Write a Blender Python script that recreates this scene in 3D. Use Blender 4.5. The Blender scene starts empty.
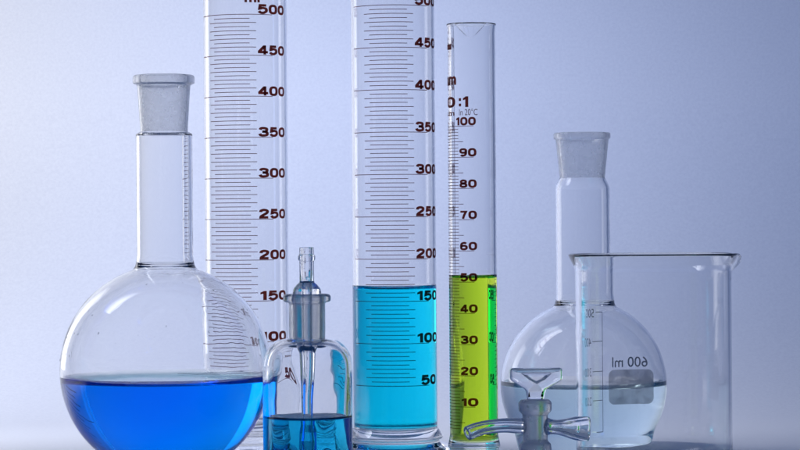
import bpy, bmesh, math, random
from mathutils import Vector, Matrix, noise

# ------------------------------------------------------------------ camera, world, lamps
S = bpy.context.scene
F = 2600.0            # focal length in photo pixels (photo 800 px wide)
H = 0.147             # lens height above the table
CAMY = -1.6
ROLL = math.radians(0.42)

cam = bpy.data.cameras.new('camera')
cam.sensor_width = 36.0
cam.lens = F / 800.0 * 36.0
cam.clip_start = 0.05
cam.clip_end = 60.0
co = bpy.data.objects.new('camera', cam)
S.collection.objects.link(co)
co.matrix_world = (Matrix.Translation((0, CAMY, H)) @ Matrix.Rotation(math.radians(90), 4, 'X')
                   @ Matrix.Rotation(-ROLL, 4, 'Z'))
S.camera = co

w = bpy.data.worlds.new('World')
S.world = w
w.use_nodes = True
bg = w.node_tree.nodes['Background']
bg.inputs[0].default_value = (0.11, 0.31, 0.98, 1)
bg.inputs[1].default_value = 0.18


def area(name, loc, target, sx, sy, power, col, spread=180):
    l = bpy.data.lights.new(name, 'AREA')
    l.shape = 'RECTANGLE'
    l.size, l.size_y = sx, sy
    l.energy = power
    l.color = col
    l.spread = math.radians(spread)
    o = bpy.data.objects.new(name, l)
    S.collection.objects.link(o)
    o.location = loc
    d = Vector(target) - Vector(loc)
    o.rotation_euler = d.to_track_quat('-Z', 'Y').to_euler()
    return o


area('softbox', (-0.50, -0.067, 0.325), (-0.68, 0.585, 0.105), 0.30, 0.50, 2.5, (0.985, 1.0, 1.05), 133.6)
area('added_overhead_fill', (-0.383, 0.131, 0.612), (0.11, 0.245, -0.054), 0.30, 0.50, 0.43, (0.985, 1.02, 1.12), 52.0)  # added fill from above, brightens the table and the foot of the sweep
area('side_softbox', (-0.50, 0.23, 0.27), (0.227, 0.588, 0.249), 0.30, 0.50, 0.64, (0.88, 1.03, 1.52), 60.6)
area('added_rim_light', (-0.54, 0.42, 0.25), (-0.05, 0.0, 0.18), 0.16, 0.42, 0.08, (1.0, 1.0, 1.0), 90)  # added lamp out of frame, whitens the left edges of the glass

S.view_settings.view_transform = 'Standard'
S.view_settings.look = 'None'
S.view_settings.exposure = 0.0
S.view_settings.gamma = 1.0
c = S.cycles
c.max_bounces = 40
c.transmission_bounces = 40
c.glossy_bounces = 16
c.diffuse_bounces = 4
c.transparent_max_bounces = 24
c.volume_bounces = 0
c.caustics_reflective = True
c.caustics_refractive = True
c.blur_glossy = 0.3
c.sample_clamp_indirect = 6.0
c.sample_clamp_direct = 0.0
c.use_denoising = True


RAD = math.radians


# ------------------------------------------------------------------ from photo pixels to metres
class View:
    """Distance plane: an upright axis seen at photo pixel (cx, cy), D metres from the lens."""
    def __init__(s, D, cx, cy):
        s.D, s.cx = D, cx
        s.x = (cx - (cy - 225) * ROLL - 400) / F * D
        s.y = CAMY + D

    def z(s, py, px=None):
        px = s.cx if px is None else px
        return H - (py + (px - 400) * ROLL - 225) / F * s.D

    def l(s, n):
        return n / F * s.D


# ------------------------------------------------------------------ materials
def new_mat(name):
    m = bpy.data.materials.new(name)
    m.use_nodes = True
    nt = m.node_tree
    nt.nodes.clear()
    out = nt.nodes.new('ShaderNodeOutputMaterial')
    return m, nt, out


def glass_mat(name, ior=1.48, rough=0.0, col=(1, 1, 1), bump=0.0, bscale=60.0, smudge=0.0):
    m, nt, out = new_mat(name)
    g = nt.nodes.new('ShaderNodeBsdfGlass')
    g.inputs['Color'].default_value = (*col, 1)
    g.inputs['IOR'].default_value = ior
    g.inputs['Roughness'].default_value = rough
    if smudge:
        tc0 = nt.nodes.new('ShaderNodeTexCoord')
        n0 = nt.nodes.new('ShaderNodeTexNoise')
        n0.inputs['Scale'].default_value = 28.0
        n0.inputs['Detail'].default_value = 6.0
        n0.inputs['Roughness'].default_value = 0.7
        m0 = nt.nodes.new('ShaderNodeMapRange')
        m0.inputs['From Min'].default_value = 0.56
        m0.inputs['From Max'].default_value = 0.78
        m0.inputs['To Min'].default_value = 0.0
        m0.inputs['To Max'].default_value = smudge
        nt.links.new(tc0.outputs['Object'], n0.inputs['Vector'])
        nt.links.new(n0.outputs['Fac'], m0.inputs['Value'])
        nt.links.new(m0.outputs[0], g.inputs['Roughness'])
    if bump:
        tc = nt.nodes.new('ShaderNodeTexCoord')
        n = nt.nodes.new('ShaderNodeTexNoise')
        n.inputs['Scale'].default_value = bscale
        n.inputs['Detail'].default_value = 1.0
        b = nt.nodes.new('ShaderNodeBump')
        b.inputs['Strength'].default_value = 1.0
        b.inputs['Distance'].default_value = bump
        nt.links.new(tc.outputs['Object'], n.inputs['Vector'])
        nt.links.new(n.outputs['Fac'], b.inputs['Height'])
        nt.links.new(b.outputs['Normal'], g.inputs['Normal'])
    nt.links.new(g.outputs[0], out.inputs['Surface'])
    return m


def liquid_mat(name, sigma, ior=1.333):
    """absorbing liquid: its free surface refracts; where it wets the glass, the glass face itself carries the
    glass-to-liquid interface, so the liquid's own wall ('wall' = 1) only bounds the volume"""
    m, nt, out = new_mat(name)
    g = nt.nodes.new('ShaderNodeBsdfGlass')
    g.inputs['Color'].default_value = (1, 1, 1, 1)
    g.inputs['IOR'].default_value = ior
    g.inputs['Roughness'].default_value = 0.0
    tr = nt.nodes.new('ShaderNodeBsdfTransparent')
    at = nt.nodes.new('ShaderNodeAttribute')
    at.attribute_name = 'wall'
    mx = nt.nodes.new('ShaderNodeMixShader')
    nt.links.new(at.outputs['Fac'], mx.inputs[0])
    nt.links.new(g.outputs[0], mx.inputs[1])
    nt.links.new(tr.outputs[0], mx.inputs[2])
    v = nt.nodes.new('ShaderNodeVolumeAbsorption')
    d = max(sigma)
    v.inputs['Density'].default_value = d
    v.inputs['Color'].default_value = (*[1 - s_ / d for s_ in sigma], 1)
    nt.links.new(mx.outputs[0], out.inputs['Surface'])
    nt.links.new(v.outputs[0], out.inputs['Volume'])
    return m


def frosted_mat(name, rough=0.27, haze=0.20, col=(0.93, 0.94, 0.95)):
    m, nt, out = new_mat(name)
    tc = nt.nodes.new('ShaderNodeTexCoord')
    n = nt.nodes.new('ShaderNodeTexNoise')
    n.inputs['Scale'].default_value = 160.0
    n.inputs['Detail'].default_value = 4.0
    nt.links.new(tc.outputs['Object'], n.inputs['Vector'])
    g = nt.nodes.new('ShaderNodeBsdfGlass')
    g.inputs['Color'].default_value = (0.97, 0.975, 0.98, 1)
    g.inputs['IOR'].default_value = 1.48
    mr = nt.nodes.new('ShaderNodeMapRange')
    mr.inputs['To Min'].default_value = rough - 0.08
    mr.inputs['To Max'].default_value = rough + 0.08
    nt.links.new(n.outputs['Fac'], mr.inputs['Value'])
    nt.links.new(mr.outputs[0], g.inputs['Roughness'])
    t = nt.nodes.new('ShaderNodeBsdfTranslucent')
    t.inputs['Color'].default_value = (*col, 1)
    d = nt.nodes.new('ShaderNodeBsdfDiffuse')
    d.inputs['Color'].default_value = (*col, 1)
    td = nt.nodes.new('ShaderNodeMixShader')
    td.inputs[0].default_value = 0.08
    nt.links.new(t.outputs[0], td.inputs[1])
    nt.links.new(d.outputs[0], td.inputs[2])
    mx = nt.nodes.new('ShaderNodeMixShader')
    mh = nt.nodes.new('ShaderNodeMapRange')
    mh.inputs['To Min'].default_value = haze - 0.04
    mh.inputs['To Max'].default_value = haze + 0.04
    nt.links.new(n.outputs['Fac'], mh.inputs['Value'])
    nt.links.new(mh.outputs[0], mx.inputs[0])
    nt.links.new(g.outputs[0], mx.inputs[1])
    nt.links.new(td.outputs[0], mx.inputs[2])
    nt.links.new(mx.outputs[0], out.inputs['Surface'])
    return m


def ink_mat(name, body, thru):
    """brown stain fired into the glass: dark in front light, lets a little red-brown light through, slightly uneven"""
    m, nt, out = new_mat(name)
    tc = nt.nodes.new('ShaderNodeTexCoord')
    n = nt.nodes.new('ShaderNodeTexNoise')
    n.inputs['Scale'].default_value = 700.0
    n.inputs['Detail'].default_value = 3.0
    nt.links.new(tc.outputs['Object'], n.inputs['Vector'])
    mr = nt.nodes.new('ShaderNodeMapRange')
    mr.inputs['From Min'].default_value = 0.3
    mr.inputs['From Max'].default_value = 0.7
    mr.inputs['To Min'].default_value = 0.24
    mr.inputs['To Max'].default_value = 0.46
    nt.links.new(n.outputs['Fac'], mr.inputs['Value'])
    p = nt.nodes.new('ShaderNodeBsdfPrincipled')
    p.inputs['Base Color'].default_value = (*body, 1)
    p.inputs['Roughness'].default_value = 0.5
    p.inputs['Specular IOR Level'].default_value = 0.2
    t = nt.nodes.new('ShaderNodeBsdfTransparent')
    t.inputs['Color'].default_value = (*thru, 1)
    mx = nt.nodes.new('ShaderNodeMixShader')
    nt.links.new(mr.outputs[0], mx.inputs[0])
    nt.links.new(p.outputs[0], mx.inputs[1])
    nt.links.new(t.outputs[0], mx.inputs[2])
    nt.links.new(mx.outputs[0], out.inputs['Surface'])
    return m


def enamel_mat(name, col, see=0.2):
    """thin fired enamel print: partly see-through, patchy"""
    m, nt, out = new_mat(name)
    tc = nt.nodes.new('ShaderNodeTexCoord')
    n = nt.nodes.new('ShaderNodeTexNoise')
    n.inputs['Scale'].default_value = 110.0
    n.inputs['Detail'].default_value = 3.0
    nt.links.new(tc.outputs['Object'], n.inputs['Vector'])
    mr = nt.nodes.new('ShaderNodeMapRange')
    mr.inputs['From Min'].default_value = 0.3
    mr.inputs['From Max'].default_value = 0.7
    mr.inputs['To Min'].default_value = see * 0.6
    mr.inputs['To Max'].default_value = see * 1.4
    nt.links.new(n.outputs['Fac'], mr.inputs['Value'])
    d = nt.nodes.new('ShaderNodeBsdfDiffuse')
    d.inputs['Color'].default_value = (*col, 1)
    t = nt.nodes.new('ShaderNodeBsdfTranslucent')
    t.inputs['Color'].default_value = (*col, 1)
    a = nt.nodes.new('ShaderNodeMixShader')
    a.inputs[0].default_value = 0.35
    nt.links.new(d.outputs[0], a.inputs[1])
    nt.links.new(t.outputs[0], a.inputs[2])
    tr = nt.nodes.new('ShaderNodeBsdfTransparent')
    b = nt.nodes.new('ShaderNodeMixShader')
    nt.links.new(mr.outputs[0], b.inputs[0])
    nt.links.new(a.outputs[0], b.inputs[1])
    nt.links.new(tr.outputs[0], b.inputs[2])
    nt.links.new(b.outputs[0], out.inputs['Surface'])
    return m


def paper_mat(name):
    m, nt, out = new_mat(name)
    tc = nt.nodes.new('ShaderNodeTexCoord')
    n = nt.nodes.new('ShaderNodeTexNoise')
    n.inputs['Scale'].default_value = 420.0
    n.inputs['Detail'].default_value = 5.0
    n.inputs['Roughness'].default_value = 0.6
    nt.links.new(tc.outputs['Object'], n.inputs['Vector'])
    r = nt.nodes.new('ShaderNodeValToRGB')
    r.color_ramp.elements[0].position = 0.3
    r.color_ramp.elements[0].color = (0.765, 0.765, 0.785, 1)
    r.color_ramp.elements[1].position = 0.7
    r.color_ramp.elements[1].color = (0.835, 0.835, 0.845, 1)
    nt.links.new(n.outputs['Fac'], r.inputs[0])
    b = nt.nodes.new('ShaderNodeBump')
    b.inputs['Strength'].default_value = 0.5
    b.inputs['Distance'].default_value = 0.00012
    nt.links.new(n.outputs['Fac'], b.inputs['Height'])
    p = nt.nodes.new('ShaderNodeBsdfPrincipled')
    p.inputs['Roughness'].default_value = 0.45
    p.inputs['Specular IOR Level'].default_value = 0.35
    nt.links.new(r.outputs[0], p.inputs['Base Color'])
    nt.links.new(b.outputs[0], p.inputs['Normal'])
    nt.links.new(p.outputs[0], out.inputs['Surface'])
    return m


GLASS = glass_mat('clear borosilicate glass', smudge=0.06)
WAVY = glass_mat('hand blown glass', smudge=0.06, bump=0.00007, bscale=90.0)
THICK = glass_mat('pressed bottle glass', bump=0.00022, bscale=70.0)
WET = glass_mat('glass wetted by liquid', ior=1.48 / 1.333)
WAVY_WET = glass_mat('hand blown glass wetted by liquid', ior=1.48 / 1.333, bump=0.00007, bscale=90.0)
THICK_WET = glass_mat('pressed bottle glass wetted by liquid', ior=1.48 / 1.333, bump=0.00022, bscale=70.0)
FROST = frosted_mat('ground glass')
FROST_CLEARER = frosted_mat('ground glass, wetter', rough=0.20, haze=0.13, col=(0.78, 0.80, 0.84))  # less frosting and a greyer tone, for the bottle neck
FROST_BARREL = frosted_mat('ground glass barrel', rough=0.26, haze=0.42, col=(0.86, 0.87, 0.88))
INK = ink_mat('brown fired stain', (0.07, 0.014, 0.010), (0.34, 0.06, 0.04))
ENAMEL = enamel_mat('white enamel, thin', (0.60, 0.60, 0.58), 0.38)
ENAMEL_TEXT = enamel_mat('enamel print in backlit grey', (0.17, 0.175, 0.19), 0.10)  # white print; its backlit shade is put into this dark grey
PAPER = paper_mat('seamless paper')
BLUE = liquid_mat('blue solution', (100, 15.0, 0.2))
CYAN = liquid_mat('cyan solution', (120, 5.2, 0.1))
GREEN = liquid_mat('green solution', (13, 0.3, 140))
TEAL = liquid_mat('teal solution', (110, 19, 7))
WATER = liquid_mat('faintly blue water', (2.6, 0.6, 0.5))


# ------------------------------------------------------------------ object helpers
def link(o, parent=None):
    S.collection.objects.link(o)
    if parent is not None:
        o.parent = parent
    return o


def thing(name, label, cat, loc, group=None):
    o = bpy.data.objects.new(name, None)
    o.empty_display_size = 0.02
    link(o)
    o.location = loc
    o['label'] = label
    o['category'] = cat
    if group:
        o['group'] = group
    return o


def part(name, bm, mat, parent, sharp=38, smooth=True):
    bmesh.ops.recalc_face_normals(bm, faces=bm.faces)
    me = bpy.data.meshes.new(name)
    bm.to_mesh(me)
    bm.free()
    if smooth:
        for p in me.polygons:
            p.use_smooth = True
        me.set_sharp_from_angle(angle=math.radians(sharp))
    for m in (mat if isinstance(mat, tuple) else (mat,)):
        me.materials.append(m)
    return link(bpy.data.objects.new(name, me), parent)


# ------------------------------------------------------------------ profiles
def fillet(pts, step=0.003, n=9):
    """pts: (r, z[, fillet radius]) -> dense polyline with rounded corners"""
    P = [Vector((p[0], p[1])) for p in pts]
    R = [p[2] if len(p) > 2 else 0.0 for p in pts]
    out = []
    for i, p in enumerate(P):
        if R[i] <= 0 or i in (0, len(P) - 1):
            out.append(p)
            continue
        a = (P[i - 1] - p)
        b = (P[i + 1] - p)
        la, lb = a.length, b.length
        a.normalize()
        b.normalize()
        ang = a.angle(b)
        if ang > math.pi - 1e-3:
            out.append(p)
            continue
        t = min(R[i] / math.tan(ang / 2), la * 0.49, lb * 0.49)
        rad = t * math.tan(ang / 2)
        cen = p + (a + b).normalized() * (rad / math.sin(ang / 2))
        s = p + a * t - cen
        e = p + b * t - cen
        a0 = math.atan2(s.y, s.x)
        da = math.atan2(e.y, e.x) - a0
        da = (da + math.pi) % (2 * math.pi) - math.pi
        for k in range(n + 1):
            q = a0 + da * k / n
            out.append(cen + Vector((math.cos(q), math.sin(q))) * rad)
    dense = [out[0]]
    for q in out[1:]:
        d = (q - dense[-1]).length
        if d < 1e-7:
            continue
        k = max(1, int(math.ceil(d / step)))
        p0 = dense[-1]
        for j in range(1, k + 1):
            dense.append(p0.lerp(q, j / k))
    return [(max(0.0, v.x), v.y) for v in dense]


def arc(cr, cz, rad, a0, a1, n=40):
    """arc in the (r, z) half plane; angles in degrees, 0 = outward, 90 = up"""
    return [(max(0.0, cr + rad * math.cos(math.radians(a0 + (a1 - a0) * k / n))),
             cz + rad * math.sin(math.radians(a0 + (a1 - a0) * k / n))) for k in range(n + 1)]


def offset(poly, d):
    """offset an (r,z) polyline running axis -> up so that +d moves away from its inside"""
    out = []
    for i, (r, z) in enumerate(poly):
        a = Vector(poly[max(0, i - 1)])
        b = Vector(poly[min(len(poly) - 1, i + 1)])
        t = (b - a)
        if t.length < 1e-9:
            out.append((r, z))
            continue
        t.normalize()
        nrm = Vector((t.y, -t.x))
        out.append((max(0.0, r + nrm.x * d) if r > 1e-9 else 0.0, z + nrm.y * d))
    return out


def lathe(profile, seg=144, deform=None, closed=False, wet=None, wall=None):
    """profile (r,z) list; if closed the last point joins the first (a ring-shaped solid)"""
    bm = bmesh.new()
    lay = bm.faces.layers.float.new('wall') if wall is not None else None
    rings = []
    for i, (r, z) in enumerate(profile):
        if r < 1e-7:
            rings.append([bm.verts.new((0, 0, z))])
        else:
            ring = []
            for k in range(seg):
                th = 2 * math.pi * k / seg
                rr, zz = (r, z) if deform is None else deform(th, r, z, i)
                ring.append(bm.verts.new((rr * math.sin(th), -rr * math.cos(th), zz)))
            rings.append(ring)
    pairs = list(zip(rings[:-1], rings[1:]))
    if closed:
        pairs.append((rings[-1], rings[0]))
    for i, (a, b) in enumerate(pairs):
        if len(a) == 1 and len(b) == 1:
            continue
        for k in range(seg):
            k2 = (k + 1) % seg
            if len(a) == 1:
                f = bm.faces.new((a[0], b[k], b[k2]))
            elif len(b) == 1:
                f = bm.faces.new((a[k], a[k2], b[0]))
            else:
                f = bm.faces.new((a[k], a[k2], b[k2], b[k]))
            if lay is not None and i < wall:
                f[lay] = 1.0
            if wet is not None and i >= wet[0] and max(profile[i][1], profile[(i + 1) % len(profile)][1]) <= wet[1] + 1e-6:
                f.material_index = 1
    return bm


def cut_at(inner, z):
    """the same inner wall with a point exactly at height z"""
    out = [inner[0]]
    for p in inner[1:]:
        q = out[-1]
        if q[1] < z - 1e-6 and p[1] > z + 1e-6 and len(out) > 2:
            t = (z - q[1]) / (p[1] - q[1])
            out.append((q[0] + (p[0] - q[0]) * t, z))
        out.append(p)
    return out


def wobble(amp, f, seed, i0=0, fz=None, z_max=9.0):
    fz = fz or f
    def d(th, r, z, i):
        if i < i0 or z > z_max:
            return r, z
        v = Vector((math.sin(th) * r * f, math.cos(th) * r * f, z * fz)) + Vector((seed, seed * 2.3, 0))
        return r + amp * noise.noise(v) * min(1.0, r / 0.01), z
    return d


def fill_profile(inner, level, men=0.0012, over=0.00016):
    """liquid solid from an inner wall polyline (bottom axis -> up) filled to level with a meniscus"""
    body = offset(inner, over)
    out = []
    for i, (r, z) in enumerate(body):
        if z >= level + men and i > 2:
            r0, z0 = body[i - 1]
            t = (level + men - z0) / max(1e-9, z - z0)
            out.append((r0 + (r - r0) * t, level + men))
            break
        out.append((r, z))
    nw = len(out) - 1
    rw = out[-1][0]
    k = 0.0018
    for s in (0.0004, 0.0008, 0.0013, 0.0020, 0.0030, 0.0045, 0.0065, 0.009):
        if rw - s > 0.002:
            out.append((rw - s, level + men * math.exp(-s / k)))
    rr = out[-1][0]
    for t in (0.66, 0.33):
        out.append((rr * t, level))
    out.append((0.0, level))
    return out, nw


# ------------------------------------------------------------------ printing wrapped on round glass
_texts = {}


def text_bm(txt, bold):
    key = (txt, bold)
    if key not in _texts:
        cu = bpy.data.curves.new('glyphs', 'FONT')
        cu.body = txt
        cu.size = 1.0
        cu.offset = bold
        cu.resolution_u = 4
        o = bpy.data.objects.new('glyphs', cu)
        S.collection.objects.link(o)
        dg = bpy.context.evaluated_depsgraph_get()
        dg.update()
        me = bpy.data.meshes.new_from_object(o.evaluated_get(dg))
        vs = [(v.co.x, v.co.y) for v in me.vertices]
        fs = [tuple(p.vertices) for p in me.polygons]
        bpy.data.objects.remove(o)
        bpy.data.curves.remove(cu)
        bpy.data.meshes.remove(me)
        _texts[key] = (vs, fs)
    return _texts[key]


def crom(pts, n=7, closed=False):
    P = [Vector(p) for p in pts]
    m = len(P)
    out = []
    for i in range(m if closed else m - 1):
        g = (lambda j: P[j % m]) if closed else (lambda j: P[max(0, min(m - 1, j))])
        a, b, c_, d = g(i - 1), g(i), g(i + 1), g(i + 2)
        for k in range(n):
            t = k / n
            out.append(0.5 * ((2 * b) + (c_ - a) * t + (2 * a - 5 * b + 4 * c_ - d) * t * t + (3 * b - a - 3 * c_ + d) * t ** 3))
    if not closed:
        out.append(P[-1])
    return out


def loop(cx, cy, rx, ry, e=2.5, n=28):
    o = []
    for k in range(n):
        q = 2 * math.pi * k / n
        cq, sq = math.cos(q), math.sin(q)
        o.append(Vector((cx + rx * math.copysign(abs(cq) ** (2 / e), cq), cy + ry * math.copysign(abs(sq) ** (2 / e), sq))))
    return o


SIX = [('c', loop(0.41, 0.32, 0.29, 0.22)), ('s', crom([(0.64, 0.80), (0.55, 0.895), (0.40, 0.90), (0.22, 0.82), (0.13, 0.62), (0.12, 0.34)]))]
# extended heavy numerals: 's' open stroke, 'c' closed stroke, 'p' filled polygon
NUMERALS = {
    '0': [('c', loop(0.41, 0.5, 0.30, 0.40, 2.7, 36))],
    '1': [('p', [(0.24, 0), (0.24, 0.70), (0.04, 0.62), (0.04, 0.82), (0.30, 1.0), (0.50, 1.0), (0.50, 0)])],
    '2': [('s', crom([(0.12, 0.66), (0.16, 0.82), (0.40, 0.90), (0.66, 0.80), (0.62, 0.58), (0.36, 0.38), (0.17, 0.22), (0.13, 0.12)]) + [Vector((0.13, 0.10)), Vector((0.74, 0.10))])],
    '3': [('s', crom([(0.12, 0.72), (0.20, 0.87), (0.42, 0.90), (0.66, 0.82), (0.62, 0.58), (0.42, 0.52), (0.28, 0.52)])),
          ('s', crom([(0.30, 0.525), (0.46, 0.52), (0.68, 0.42), (0.68, 0.18), (0.42, 0.10), (0.18, 0.13), (0.09, 0.30)]))],
    '4': [('s', [(0.52, 0.92), (0.12, 0.36), (0.12, 0.27), (0.82, 0.27)]), ('p', [(0.43, 0), (0.43, 1.0), (0.66, 1.0), (0.66, 0)])],
    '5': [('s', [Vector((0.70, 0.90)), Vector((0.20, 0.90)), Vector((0.16, 0.54))] + crom([(0.18, 0.53), (0.40, 0.62), (0.66, 0.54), (0.70, 0.30), (0.50, 0.11), (0.25, 0.11), (0.09, 0.27)])[2:])],
    '6': SIX,
    '7': [('s', [(0.06, 0.90), (0.66, 0.90), (0.50, 0.55), (0.34, 0.0)])],
    '8': [('c', loop(0.41, 0.725, 0.25, 0.175, 2.3)), ('c', loop(0.41, 0.295, 0.30, 0.195, 2.3))],
    '9': [(k_, [Vector((0.82 - p_[0], 1.0 - p_[1])) for p_ in pts_]) for k_, pts_ in SIX],
    ':': [('p', [(0.10, 0.08), (0.10, 0.34), (0.36, 0.34), (0.36, 0.08)]), ('p', [(0.10, 0.58), (0.10, 0.84), (0.36, 0.84), (0.36, 0.58)])],
}
ADVANCE = {'1': 0.62, ':': 0.52}


def ribbon(pts, wd, closed):
    P = [Vector(p) for p in pts]
    m = len(P)
    L, R = [], []
    for i in range(m):
        a = P[i - 1] if (closed or i > 0) else P[i]
        b = P[(i + 1) % m] if (closed or i < m - 1) else P[i]
        t1 = (P[i] - a)
        t2 = (b - P[i])
        t1 = t1.normalized() if t1.length > 1e-9 else t2.normalized()
        t2 = t2.normalized() if t2.length > 1e-9 else t1
        n1, n2 = Vector((-t1.y, t1.x)), Vector((-t2.y, t2.x))
        nn = (n1 + n2)
        nn = nn.normalized() if nn.length > 1e-6 else n1
        k = min(1.7, 1.0 / max(0.3, nn.dot(n1)))
        L.append(P[i] + nn * wd / 2 * k)
        R.append(P[i] - nn * wd / 2 * k)
    return L, R


class Print:
    """flat layout in (u along the circumference in radians * r, v up), wrapped on radius r"""
    def __init__(s, r, cut=0.0009):
        s.r, s.bm, s.cut = r, bmesh.new(), cut

    def rect(s, th0, th1, z0, z1):
        n = max(1, int(abs(th1 - th0) * s.r / s.cut))
        lo = [s.bm.verts.new(((th0 + (th1 - th0) * k / n) * s.r, z0, 0)) for k in range(n + 1)]
        hi = [s.bm.verts.new(((th0 + (th1 - th0) * k / n) * s.r, z1, 0)) for k in range(n + 1)]
        for k in range(n):
            s.bm.faces.new((lo[k], lo[k + 1], hi[k + 1], hi[k]))

    def poly(s, pts):
        s.bm.faces.new([s.bm.verts.new((t * s.r, z, 0)) for t, z in pts])

    def text(s, txt, th0, th1, z0, z1, bold=0.0):
        vs, fs = text_bm(txt, bold)
        x0, x1 = min(v[0] for v in vs), max(v[0] for v in vs)
        y0, y1 = min(v[1] for v in vs), max(v[1] for v in vs)
        new = [s.bm.verts.new(((th0 + (th1 - th0) * (x - x0) / (x1 - x0)) * s.r,
                               z0 + (z1 - z0) * (y - y0) / (y1 - y0), 0)) for x, y in vs]
        for f in fs:
            try:
                s.bm.faces.new([new[i] for i in f])
            except ValueError:
                pass

    def numerals(s, txt, th0, th1, z0, z1, wd=0.205):
        tot = sum(ADVANCE.get(ch, 0.92) for ch in txt) - 0.10
        kx = (th1 - th0) * s.r / tot
        kz = z1 - z0
        x = th0 * s.r
        for ch in txt:
            for li, (kind, pts) in enumerate(NUMERALS[ch]):
                lay = 0.00001 * li
                put = lambda p: s.bm.verts.new((x + p[0] * kx, z0 + p[1] * kz, lay))
                if kind == 'p':
                    s.bm.faces.new([put(p) for p in pts])
                    continue
                L, R = ribbon(pts, wd, kind == 'c')
                lv, rv = [put(p) for p in L], [put(p) for p in R]
                n = len(lv)
                for k in range(n if kind == 'c' else n - 1):
                    s.bm.faces.new((lv[k], lv[(k + 1) % n], rv[(k + 1) % n], rv[k]))
            x += ADVANCE.get(ch, 0.92) * kx

    def done(s, name, mat, parent, lift=0.00006):
        us = [v.co.x for v in s.bm.verts]
        u = min(us) + s.cut
        while u < max(us):
            bmesh.ops.bisect_plane(s.bm, geom=s.bm.verts[:] + s.bm.edges[:] + s.bm.faces[:],
                                   plane_co=(u, 0, 0), plane_no=(1, 0, 0), dist=1e-6)
            u += s.cut
        R = s.r + lift
        for v in s.bm.verts:
            th, z, R = v.co.x / s.r, v.co.y, s.r + lift + v.co.z
            v.co = (R * math.sin(th), -R * math.cos(th), z)
        me = bpy.data.meshes.new(name)
        s.bm.to_mesh(me)
        s.bm.free()
        me.materials.append(mat)
        return link(bpy.data.objects.new(name, me), parent)



# ------------------------------------------------------------------ the setting: one curved sheet of paper
def build_backdrop():
    y0, y1, zr = -0.75, 0.34, 0.26
    prof = [(y0 - 0.02, -0.012), (y0 - 0.006, -0.004), (y0, 0.0)]
    n = 14
    for k in range(1, n + 1):
        prof.append((y0 + (y1 - y0) * k / n, 0.0))
    for k in range(1, 33):
        a = math.radians(90 * k / 32)
        prof.append((y1 + zr * math.sin(a), zr - zr * math.cos(a)))
    prof += [(y1 + zr, zr + 0.1 * k) for k in range(1, 9)]
    bm = bmesh.new()
    xs = [-1.1 + 2.2 * k / 22 for k in range(23)]
    rows = [[bm.verts.new((x, y, z)) for x in xs] for y, z in prof]
    for a, b in zip(rows[:-1], rows[1:]):
        for k in range(len(xs) - 1):
            bm.faces.new((a[k], a[k + 1], b[k + 1], b[k]))
    for f in bm.faces:
        f.smooth = True
    me = bpy.data.meshes.new('paper_backdrop')
    bm.to_mesh(me)
    bm.free()
    me.materials.append(PAPER)
    o = link(bpy.data.objects.new('paper_backdrop', me))
    o['kind'] = 'structure'
    return o


build_backdrop()


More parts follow.
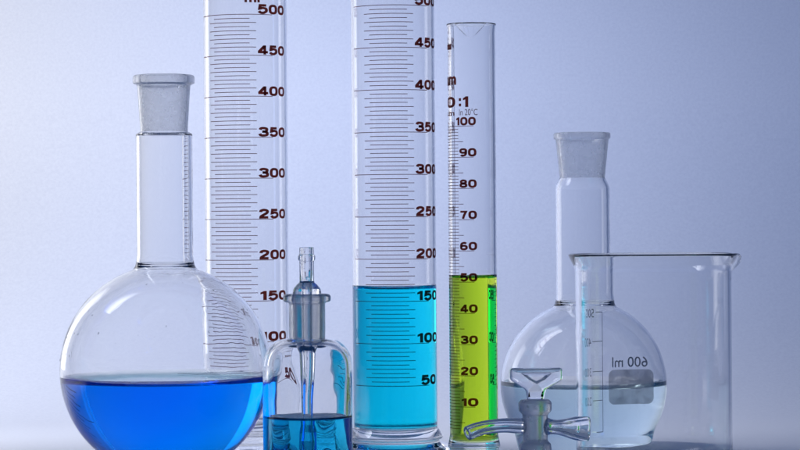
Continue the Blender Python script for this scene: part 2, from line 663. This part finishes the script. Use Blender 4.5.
# ------------------------------------------------------------------ flasks
def flask(name, label, D, cx, cy, bulb_cy, bulb_r, base_r, neck_r, flare, joint, liquid_y, liquid, seed, wall=0.0019):
    """joint: dict(y_top, y_bot, rim_r, top_r, bot_r, rim_h)   -- all in photo pixels"""
    V = View(D, cx, cy)
    T = thing(name, label, 'flask', (V.x, V.y, 0), 'round glass flasks')
    cz = V.z(bulb_cy)
    R = V.l(bulb_r)
    rn = V.l(neck_r)
    zj = V.z(joint['y_bot'])
    jb = V.l(joint['bot_r'])
    # outer wall, from the base centre up to the end of the clear neck
    a_base = -math.degrees(math.acos(min(1, base_r / R)))
    zb = cz + R * math.sin(math.radians(a_base))
    a_top = math.degrees(math.acos((rn + flare * 0.55) / R))
    arcp = arc(0, cz, R, a_base + 7, a_top, 46)
    if zb > 0.0005:       # the flattened bottom sits lower than the ball's own chord
        low = [(0, 0.0015), (base_r * 0.75, 0.0004), (base_r, 0.0, 0.006)]
    else:
        low = [(0, 0.0015), (base_r * 0.6, 0.0006), (base_r, 0.0, 0.004)]
    zt = cz + R * math.sin(math.radians(a_top))
    rt = R * math.cos(math.radians(a_top))
    up = [(rn + flare * 0.16, zt + flare * 0.50, 0.006), (rn, zt + flare * 1.9, 0.010)]
    nt_ = joint.get('shoulder', 3.0)
    sl = V.l(nt_)
    sh = [(rn, zj - sl)]
    outer = fillet(low + [arcp[0]], n=8)[:-1] + arcp + fillet([(rt, zt)] + up + sh, n=10)[1:]
    outer += [(jb + (rn - jb) * math.sin(math.pi / 2 * (1 - q / 12)), zj - sl + sl * q / 12) for q in range(1, 13)]
    # inner wall is the outer pushed in
    inner = offset(outer, -wall)
    inner = [p for i, p in enumerate(inner) if not (p[0] == 0.0 and i > 0)]
    inner[0] = (0.0, inner[1][1])
    inner = [(r, max(z, 0.0024)) for r, z in inner]
    inner[-1] = (jb - wall * 0.95, zj)
    zw = zt + flare * 0.5          # weld seam where the neck was joined to the ball: a slight inner ridge
    for k in range(-7, 8):
        inner = cut_at(inner, zw + k * 0.0004)
    inner = [(r - 0.0011 * math.exp(-((z - zw) / 0.0011) ** 2) if z > cz else r, z) for r, z in inner]
    lv, men = V.z(liquid_y), 0.0034
    inner = cut_at(inner, lv + men)
    loop = outer + inner[::-1]
    part('body', lathe(loop, 160, wobble(0.00010, 48, seed, len(outer), 75, V.z(285)), wet=(len(outer), lv + men)), (WAVY, WAVY_WET), T)
    # ground socket with its rolled rim
    zt_, rr = V.z(joint['y_top']), V.l(joint['rim_r'])
    rh = V.l(joint['rim_h'])
    tr = V.l(joint['top_r'])
    g = 0.00012
    jo = [(jb, zj + g), (tr, zt_ - rh * 1.25, 0.001), (rr, zt_ - rh, 0.0009), (rr, zt_, rh * 0.42), (tr - wall * 0.5, zt_ + 0.0001)]
    ji = [(tr - wall * 0.51, zt_ + 0.0001), (tr - wall * 0.95, zt_ - 0.0001, 0.0006), (tr - wall * 1.15, zt_ - rh * 1.3, 0.001), (jb - wall, zj + g)]
    jo, ji = fillet(jo, n=7), fillet(ji, n=7)
    part('ground_joint', lathe(jo + ji, 128, closed=True, wet=(len(jo), 9.0)), (GLASS, FROST), T)
    # liquid
    lp, nw = fill_profile(inner, lv, men)
    part('liquid', lathe(lp, 160, wall=nw), liquid, T)
    return V, T


BIG = flask('round_flask', 'large round flask half full of deep blue liquid, with a frosted neck joint',
      1.53, 165.3, 300, 370, 105.5, 0.022, 28.2, 0.0046,
      dict(y_top=75.2, y_bot=131.5, rim_r=30.9, top_r=26.6, bot_r=23.6, rim_h=8.2, shoulder=3.5), 381, BLUE, 3.1)
flask('round_flask', 'smaller round flask of nearly clear water standing behind the empty beaker',
      1.66, 583.3, 320, 384.5, 83.4, 0.0412, 27.3, 0.0042,
      dict(y_top=132.8, y_bot=178, rim_r=28.5, top_r=26.6, bot_r=22.6, rim_h=5.5, shoulder=12), 385.5, WATER, 9.7)


# ------------------------------------------------------------------ measuring cylinders
def cylinder_body(V, T, r, wall, z_top, z_fl, flange, z_in, foot_r, deform=None, top_of_liquid=None):
    outer = [(0, 0.0022), (foot_r * 0.55, 0.0018, 0.003), (foot_r * 0.86, 0.0, 0.002), (foot_r, 0.0006, 0.0012), (foot_r, 0.0030, 0.0016),
             (foot_r * 0.80, z_fl * 0.62, 0.006), (r * 0.97, z_fl * 0.86, 0.003), (flange, z_fl, 0.0016), (r, z_fl + 0.0068, 0.004),
             (r, z_top, wall * 0.45)]
    inner = [(0, z_in), (r - wall, z_in, 0.0034), (r - wall, z_top, wall * 0.45)]
    fo = fillet(outer, n=9)
    fi = fillet(inner, n=9)
    if top_of_liquid:
        fi = cut_at(fi, top_of_liquid)
    # rim rolled over
    rim = [(r - wall * (0.5 - 0.5 * math.cos(math.pi * k / 6)), z_top + wall * 0.45 * math.sin(math.pi * k / 6)) for k in range(1, 6)]
    prof = fo + rim + fi[::-1]
    if deform:
        fine = [prof[0]]
        for p in prof[1:]:
            q = fine[-1]
            k = max(1, int(abs(p[1] - q[1]) / 0.0004)) if max(p[1], q[1]) > z_top - 0.009 else 1
            fine += [(q[0] + (p[0] - q[0]) * j / k, q[1] + (p[1] - q[1]) * j / k) for j in range(1, k + 1)]
        prof = fine
    part('body', lathe(prof, 288 if deform else 160, deform, wet=(len(fo), top_of_liquid) if top_of_liquid else None), (GLASS, WET), T)
    return fi


def scale_500(V, T, r, off, y500, step, y_ml=None):
    """the long ladder of a 500 ml cylinder; off = turn of the scale in degrees"""
    pr = Print(r)
    tk = 0.00040
    N = View(V.D - r, V.cx, 225)
    z500 = N.z(y500)
    dz = N.l(step)
    for i in range(0, 11):
        zc = z500 - dz * i
        ml = 500 - 50 * i
        if ml >= 50:
            pr.rect(RAD(off - 60), RAD(off + 60), zc - tk / 2, zc + tk / 2)
            pr.numerals(str(ml), RAD(off + (38 if ml >= 100 else 44.5)), RAD(off + (86 if ml >= 100 else 79)), zc + 0.0005, zc + 0.0064, 0.265)
        if ml >= 100:
            for k in range(1, 10):
                z = zc - dz * k / 10
                h = 26.5 if k % 2 else 35.5
                pr.rect(RAD(off - h), RAD(off + h), z - tk / 2, z + tk / 2)
        elif ml == 0:
            pass
    # ladder above the top numeral is blank; the unit is printed over it
    pr.text('ml', RAD(off + 20), RAD(off + 41), z500 + 0.0076, z500 + 0.0135, 0.03)
    return pr.done('printed_scale', INK, T)


def tall_cylinder(label, D, cx, cy, rpx, y500, step, off, fl_y, z_in, foot, level=None, liquid=None):
    V = View(D, cx, cy)
    T = thing('measuring_cylinder', label, 'measuring cylinder', (V.x, V.y, 0), 'tall measuring cylinders')
    r = V.l(rpx)
    fi = cylinder_body(V, T, r, 0.0018, V.z(y500) + 0.055, fl_y, r * 1.16, z_in, foot, None, V.z(level) + 0.0028 if level else None)
    scale_500(V, T, r, off, y500, step)
    if level:
        lp, nw = fill_profile(fi, V.z(level), 0.0028)
        part('liquid', lathe(lp, 144, wall=nw), liquid, T)
    return V, T


tall_cylinder('empty tall measuring cylinder with a brown scale, behind the flask of deep blue liquid',
              1.68, 246.0, 130, 41.8, 14.2, 41.0, -17.4, 0.0155, 0.0185, 0.047)
tall_cylinder('tall measuring cylinder holding bright cyan liquid up to about 160',
              1.64, 393.3, 130, 42.0, 4.8, 42.4, -6.5, 0.0130, 0.0185, 0.046, 289.4, CYAN)


def small_cylinder():
    V = View(1.55, 472.4, 200)
    T = thing('measuring_cylinder', 'slim measuring cylinder half full of yellow green liquid', 'measuring cylinder', (V.x, V.y, 0))
    r = V.l(24.0)
    wall = 0.0016
    zt = V.z(25.0)

    def spout(th, rr, z, i):
        d = (th + RAD(4) + math.pi) % (2 * math.pi) - math.pi
        if z < zt - 0.0092 or rr < r * 0.6:
            return rr, z
        s = max(0.0, (z - (zt - 0.0092)) / 0.0092)
        lip = 0.0016 * s ** 3
        k = max(0.0, 1 - abs(d) / (0.05 + 0.62 * s)) ** 0.6
        return rr + lip * 0.3 + 0.0066 * k * s, z - 0.0006 * k * s
    fi = cylinder_body(V, T, r, wall, zt, 0.0150, r * 1.10, 0.0170, 0.0335, spout, V.z(278.6) + 0.0024)
    pr = Print(r)
    tk = 0.00032
    NV = View(V.D - r, V.cx, 225)
    z100 = NV.z(125.9)
    dz = NV.l(31.25)
    for i in range(0, 100):
        z = z100 - dz * i / 10
        ml = 100 - i
        if ml < 3:
            break
        e = 2 if ml % 10 == 0 else (-23 if ml % 5 == 0 else -36)
        pr.rect(RAD(-96), RAD(e), z - tk / 2, z + tk / 2)
        if ml % 10 == 0:
            pr.numerals(str(ml), RAD(-33 if ml < 100 else -43), RAD(8.5 if ml < 100 else 7.5), z + 0.0005, z + 0.0052, 0.26)
    # heading, mostly turned away round the left edge
    pr.text('am', RAD(-88), RAD(-41), NV.z(84.5), NV.z(75.5), 0.04)
    for t_, a_, b_ in (('0', -84, -44), (':', -36, -26), ('1', -24, -9)):
        pr.numerals(t_, RAD(a_), RAD(b_), NV.z(107.0), NV.z(96.2), 0.215)
    pr.text('cm', RAD(-88), RAD(-47), NV.z(115.3), NV.z(111.3), 0.02)
    pr.text('In 20°C', RAD(-33), RAD(12), NV.z(115.2), NV.z(108.6), 0.0)
    pr.rect(RAD(-84), RAD(-58), NV.z(48.5), NV.z(43.0))
    pr.done('printed_scale', INK, T)
    lp, nw = fill_profile(fi, V.z(278.6), 0.0024)
    part('liquid', lathe(lp, 128, wall=nw), GREEN, T)


small_cylinder()


# ------------------------------------------------------------------ beaker
def beaker():
    V = View(1.56, 653.4, 330)
    T = thing('beaker', 'empty glass beaker with a pouring lip and a grey writing patch', 'beaker', (V.x, V.y, 0))
    r = V.l(77.9)
    wall = 0.0020
    zt = V.z(253.8)
    rim = V.l(84.5)
    outer = [(0, 0.0012), (r * 0.6, 0.0010, 0.01), (r * 0.82, 0.0, 0.004), (r, 0.0, 0.0095), (r, zt - 0.0085, 0.008), (rim, zt - 0.0010, 0.003), (rim, zt, 0.0004)]
    inner = [(0, 0.0042), (r - wall, 0.0042, 0.0085), (r - wall, zt - 0.0074, 0.008), (rim - 0.0016, zt - 0.0004, 0.002), (rim - 0.0006, zt + 0.0002, 0.0003)]
    prof = fillet(outer, n=10) + fillet(inner, n=10)[::-1]

    def spout(th, rr, z, i):
        d = (th - RAD(97) + math.pi) % (2 * math.pi) - math.pi
        if z < zt - 0.012 or rr < r * 0.7:
            return rr, z
        s = max(0.0, (z - (zt - 0.012)) / 0.012)
        k = math.exp(-(d / 0.15) ** 2)
        low = math.sin(math.pi * min(1.0, s)) ** 1.0
        return rr + k * (0.0026 * s ** 2 + 0.0046 * low), z - 0.0010 * k * s ** 2
    part('body', lathe(prof, 240, spout), GLASS, T)

    # print on the far wall, meant to be read from behind
    B = View(1.56 + r, 653.4, 330)
    rp = B.l(1.0)

    def th(px):
        return math.pi - math.asin((px - 653.4) * rp / r)
    pr = Print(r)
    t = 0.00042
    dth = t / r
    xl = 606.5
    pr.rect(th(xl) - dth / 2, th(xl) + dth / 2, B.z(430), B.z(311))
    for y, n in ((311, None), (340, '400'), (369.7, '300'), (398.5, '200'), (430, None)):
        pr.rect(th(xl) + dth / 2, th(595 if n else 599), B.z(y) - t / 2, B.z(y) + t / 2)
        if n:
            pr.text(n, th(593.5), th(585.5), B.z(y + 4.5), B.z(y - 4), 0.0)
    pr.text('500', th(597), th(587), B.z(316), B.z(307.5), 0.0)
    pr.text('600 ml', th(654.5), th(617.2), B.z(366.6), B.z(356.2), 0.006)
    pr.done('printed_scale', ENAMEL_TEXT, T)
    # rounded patch
    pr = Print(r)
    x0, x1, ya, yb, rc = 613.2, 660.5, 369.0, 403.6, 6.0
    pts = []
    for cx, cy, a in ((x1 - rc, ya + rc, 0), (x0 + rc, ya + rc, 90), (x0 + rc, yb - rc, 180), (x1 - rc, yb - rc, 270)):
        for k in range(7):
            q = RAD(a + 90 * k / 6)
            pts.append((th(cx + rc * math.cos(q)), B.z(cy - rc * math.sin(q))))
    pr.poly(pts)
    pr.done('writing_patch', ENAMEL, T)


beaker()


# ------------------------------------------------------------------ dropper bottle
def dropper_bottle():
    V = View(1.45, 307.3, 350)
    T = thing('dropper_bottle', 'small glass dropper bottle of teal liquid with a ground stopper', 'bottle', (V.x, V.y, 0))
    r = V.l(44.8)
    zs = V.z(338.5)
    rn = V.l(18.6)
    outer = fillet([(0, 0.0016), (r * 0.7, 0.0010, 0.004), (r * 0.85, 0.0, 0.002), (r, 0.0, 0.0032), (r, V.z(366.5), 0.0)], n=8)
    ra = r - rn - 0.0005
    # rounded shoulder: quarter superellipse
    za = V.z(366)
    for k in range(1, 25):
        q = math.pi / 2 * k / 24
        outer.append((rn + 0.0004 + (r - rn - 0.0004) * math.cos(q) ** 0.98, za + (zs - za) * math.sin(q)))
    outer = [p for i, p in enumerate(outer) if i == 0 or (Vector(p) - Vector(outer[i - 1])).length > 1e-6]
    wl = 0.0030
    inner = [(max(0.0, a), b) for a, b in offset(outer, -wl)]
    inner = [(a, max(b, 0.0052)) for a, b in inner]
    inner[0] = (0.0, 0.0058)
    inner = [p for p in inner if p[0] == 0.0 or p[0] > 0.0005]
    keep = []
    for p in inner:
        if keep and p[1] < keep[-1][1] - 1e-6 and p[1] > 0.02:
            continue
        keep.append(p)
    inner = [p for p in keep if p[1] < zs - wl * 0.6 and (p[0] > rn - 0.003 or p[1] < 0.02)]
    inner.append((rn - 0.0026, zs))
    lv, men = V.z(418.5), 0.0018
    inner = cut_at(inner, lv + men)
    part('body', lathe(outer + inner[::-1], 144, wobble(0.0004, 85, 5.5, len(outer), 40), wet=(len(outer), lv + men)), (THICK, THICK_WET), T)
    g = 0.00012
    zf0, zf1 = V.z(301.5), V.z(293.8)
    rf = V.l(23.8)
    rnt = V.l(18.2)
    nk = [(rn - 0.0004, zs + g), (rnt, V.z(330), 0.002), (rnt, zf0 - 0.0006, 0.0012), (rf, zf0, 0.0014), (rf, zf1, 0.0019), (rnt - 0.0012, zf1, 0.0008),
          (rnt - 0.0026, zf1 - 0.002, 0.0008), (rn - 0.0030, zs + g)]
    part('ground_neck', lathe(fillet(nk, n=7), 112, closed=True), FROST_CLEARER, T)
    # stopper: tube, dome, ground plug and the long dropping tube, bored through
    rt = V.l(7.3)
    plug_t, plug_b = rnt - 0.0029, rn - 0.0034
    zc = zf1
    so = [(V.l(3.0), V.z(474)), (V.l(4.2), V.z(468), 0.001), (V.l(6.4), V.z(450), 0.002), (V.l(6.4), V.z(432), 0.002), (V.l(5.2), V.z(424), 0.002),
          (V.l(7.4), V.z(352), 0.004), (plug_b, V.z(337), 0.002), (plug_t, zc - 0.001, 0.001), (V.l(14.2), zc + 0.0006, 0.001), (V.l(13.8), V.z(289), 0.003),
          (V.l(10.2), V.z(284.6), 0.003), (rt, V.z(282), 0.0016), (rt, V.z(261), 0.001), (V.l(8.6), V.z(259.5), 0.0005), (V.l(8.6), V.z(256), 0.0005),
          (rt, V.z(254.5), 0.0005), (rt, V.z(247.2), 0.0004)]
    si = [(V.l(4.6), V.z(247.2), 0.0004), (V.l(4.4), V.z(270), 0.002), (V.l(3.6), V.z(284), 0.002), (V.l(3.4), V.z(340), 0.002), (V.l(2.6), V.z(424), 0.002), (V.l(3.6), V.z(440), 0.002),
          (V.l(1.4), V.z(474))]
    st = part('stopper', lathe(fillet(so + si, n=6), 72, closed=True), GLASS, T)
    # sleeve of ground glass on the plug
    drop = bmesh.new()
    bmesh.ops.create_uvsphere(drop, u_segments=24, v_segments=14, radius=V.l(2.2))
    for v in drop.verts:
        v.co.z *= 0.9
        v.co.z += V.z(278.5)
        v.co.x += V.l(0.8)
    part('liquid_drop', drop, TEAL, st)
    lp, nw = fill_profile(inner, lv, men, 0.0004)
    part('liquid', lathe(lp, 144, wall=nw), TEAL, T)


dropper_bottle()


def droplets(T, cz, R, ranges, seed, n):
    """fine drops of condensation clinging to a ball of glass; one mesh, nobody would count them"""
    rnd = random.Random(seed)
    bm = bmesh.new()
    for _ in range(n):
        a0, a1, e0, e1 = rnd.choice(ranges)
        th, el = RAD(rnd.uniform(a0, a1)), RAD(rnd.uniform(e0, e1))
        nrm = Vector((math.sin(th) * math.cos(el), -math.cos(th) * math.cos(el), math.sin(el)))
        rad = 0.00016 + 0.00042 * rnd.random() ** 3
        M = Matrix.Translation(nrm * R + Vector((0, 0, cz))) @ nrm.to_track_quat('Z', 'Y').to_matrix().to_4x4() @ Matrix.Diagonal((1, rnd.uniform(1.0, 1.5), 0.45, 1))
        bmesh.ops.create_uvsphere(bm, u_segments=12, v_segments=8, radius=rad, matrix=M)
    o = part('droplets', bm, GLASS, T)
    o['kind'] = 'stuff'


droplets(BIG[1], BIG[0].z(370), BIG[0].l(105.5), [(-75, 80, 8, 60), (30, 80, 10, 55), (-80, -55, 5, 30)], 4, 70)


# ------------------------------------------------------------------ stopcock
def tube(path, ro, ri, seg=56, closed_end=False):
    """hollow tube along a path in the local xz plane (points), outer and inner radii per point"""
    P = [Vector(p) for p in path]
    n = len(P)
    bm = bmesh.new()

    def ring(i, rad, shift=0.0):
        t = (P[min(n - 1, i + 1)] - P[max(0, i - 1)]).normalized()
        a = Vector((0, 1, 0)) if abs(t.y) < 0.9 else Vector((0, 0, 1))
        u = t.cross(a).normalized()
        v = t.cross(u).normalized()
        c0 = P[i] + t * shift
        return [bm.verts.new(c0 + (u * math.cos(2 * math.pi * k / seg) + v * math.sin(2 * math.pi * k / seg)) * rad) for k in range(seg)]
    rings = [ring(i, ro[i]) for i in range(n)]
    e = (ro[-1] - ri[-1]) / 2
    m = (ro[-1] + ri[-1]) / 2
    for q in (35, 70, 110, 145):
        rings.append(ring(n - 1, m + e * math.cos(RAD(q)), e * math.sin(RAD(q))))
    rings += [ring(i, ri[i]) for i in range(n - 1, -1, -1)]
    for a, b in zip(rings, rings[1:] + rings[:1]):
        for k in range(seg):
            k2 = (k + 1) % seg
            bm.faces.new((a[k], a[k2], b[k2], b[k]))
    return bm


def smooth_path(pts, vals, n=10):
    """Catmull-Rom through points, with values interpolated alongside"""
    out, vo = [], []
    P = [Vector(p) for p in pts]
    m = len(P)
    for i in range(m - 1):
        p0, p1, p2, p3 = P[max(0, i - 1)], P[i], P[i + 1], P[min(m - 1, i + 2)]
        v0, v1, v2, v3 = [Vector(vals[j]) for j in (max(0, i - 1), i, i + 1, min(m - 1, i + 2))]
        for k in range(n + (i == m - 2)):
            t = k / n
            f = lambda a, b, c, d: 0.5 * ((2 * b) + (c - a) * t + (2 * a - 5 * b + 4 * c - d) * t * t + (3 * b - a - 3 * c + d) * t ** 3)
            out.append(f(p0, p1, p2, p3))
            vo.append(f(v0, v1, v2, v3))
    return out, vo


def stopcock():
    V = View(1.40, 535.2, 430)
    T = thing('stopcock', 'glass stopcock with a flat key handle and two side tubes, in front of the beaker', 'stopcock', (V.x, V.y, 0))
    lx = lambda px: (px - 535.2) * V.l(1)
    l = V.l
    # frosted barrel with a collar at each end
    b = [(0, 0.0012), (l(11), 0.0, 0.001), (l(15.5), 0.0, 0.0016), (l(16.2), V.z(449), 0.002), (l(15.6), V.z(443.5), 0.0016), (l(12.4), V.z(441), 0.002),
         (l(12.7), V.z(414.5), 0.002), (l(16.4), V.z(410.5), 0.0014), (l(16.8), V.z(402.5), 0.0016), (l(14.0), V.z(399.6), 0.0012), (l(9.5), V.z(399.0), 0.001), (0, V.z(399.0))]
    part('barrel', lathe(fillet(b, n=7), 96), FROST_BARREL, T)

    # key: flat fan-shaped handle with a dished triangle, on a short stem
    z = V.z
    out2 = [(510.4, 367.8, 3.2), (562.8, 367.8, 3.2), (562.8, 379.5, 4.0), (546.0, 389.5, 5), (543.6, 399.6, 0.5), (527.6, 399.6, 0.5), (525.6, 389.5, 5), (510.4, 379.5, 4.0)]
    pts = []
    N = len(out2)
    for i in range(N):
        p0, p, p1 = [Vector((lx(out2[j % N][0]), z(out2[j % N][1]))) for j in (i - 1, i, i + 1)]
        R = l(out2[i][2])
        a, bb = (p0 - p).normalized(), (p1 - p).normalized()
        ang = a.angle(bb)
        t = R / math.tan(ang / 2)
        cen = p + (a + bb).normalized() * (R / math.sin(ang / 2))
        s, e = p + a * t - cen, p + bb * t - cen
        a0 = math.atan2(s.y, s.x)
        da = (math.atan2(e.y, e.x) - a0 + math.pi) % (2 * math.pi) - math.pi
        for k in range(8):
            q = a0 + da * k / 7
            pts.append(cen + Vector((math.cos(q), math.sin(q))) * R)
    cen = sum(pts, Vector((0, 0))) / len(pts)
    th = 0.0034
    # layers: from the outline inwards, rounded edge then flat face
    prof = [(0.0, 0.0), (0.0, 0.55), (0.00035, 0.80), (0.0010, 0.96), (0.0017, 1.0)]
    bm = bmesh.new()

    def inset(p_list, d):
        n = len(p_list)
        o = []
        for i in range(n):
            t = (p_list[(i + 1) % n] - p_list[i - 1]).normalized()
            o.append(p_list[i] + Vector((t.y, -t.x)) * d)
        return o
    area2 = sum(pts[i].x * pts[(i + 1) % len(pts)].y - pts[(i + 1) % len(pts)].x * pts[i].y for i in range(len(pts)))
    sgn = 1 if area2 < 0 else -1
    faces_loops = {}
    for side in (-1, 1):
        prev = None
        for d, h in (prof if side == -1 else prof):
            ps = inset(pts, d * sgn)
            ring = [bm.verts.new((p.x, side * h * th, p.y)) for p in ps]
            if h == 0.0:
                if side == -1:
                    mid = ring
                else:
                    for v in ring:
                        bm.verts.remove(v)
                    ring = mid
            if prev:
                for k in range(len(ring)):
                    k2 = (k + 1) % len(ring)
                    bm.faces.new((prev[k], prev[k2], ring[k2], ring[k]))
            prev = ring
        # dished triangle in the flat face
        tri = [Vector((lx(x), z(y))) for x, y in ((521.5, 373.2), (552.0, 373.2), (545.5, 379.0), (537.0, 383.6), (528.5, 379.0))]
        tr1 = [bm.verts.new((p.x, side * th, p.y)) for p in tri]
        tc = sum(tri, Vector((0, 0))) / 5
        tr2 = [bm.verts.new((tc.x + (p.x - tc.x) * 0.62, side * th * 0.45, tc.y + (p.y - tc.y) * 0.62)) for p in tri]
        for k in range(5):
            bm.faces.new((tr1[k], tr1[(k + 1) % 5], tr2[(k + 1) % 5], tr2[k]))
        bm.faces.new(tr2)
        es = []
        for loop in (prev, tr1):
            for k in range(len(loop)):
                e = bm.edges.get((loop[k], loop[(k + 1) % len(loop)]))
                if e:
                    es.append(e)
        bmesh.ops.triangle_fill(bm, use_beauty=True, use_dissolve=False, edges=es)
    part('handle', bm, GLASS, T, sharp=50)

    # left arm: slim open tube, bowed, coming a little towards the lens
    p = [((lx(523.5)), 0, z(426.0)), (lx(505), -0.004, z(424.6)), (lx(488), -0.008, z(425.4)), (lx(476), -0.011, z(427.6)), (lx(467.5), -0.013, z(430.8))]
    rv = [(l(8.2), l(2.6), 0), (l(7.2), l(2.6), 0), (l(6.9), l(2.8), 0), (l(7.0), l(3.2), 0), (l(7.2), l(3.8), 0)]
    P, R = smooth_path(p, rv)
    part('side_tube', tube(P, [q[0] for q in R], [q[1] for q in R]), GLASS, T)
    # right arm: narrow waist flaring into a wide socket
    p = [(lx(546.8), 0, z(426.5)), (lx(554), -0.002, z(426.8)), (lx(564), -0.005, z(427.0)), (lx(575), -0.009, z(427.3)), (lx(586.5), -0.009, z(428.0))]
    rv = [(l(9.0), l(2.6), 0), (l(7.2), l(2.6), 0), (l(8.8), l(3.4), 0), (l(11.8), l(6.6), 0), (l(12.2), l(8.8), 0)]
    P, R = smooth_path(p, rv)
    part('side_tube', tube(P, [q[0] for q in R], [q[1] for q in R]), GLASS, T)


stopcock()
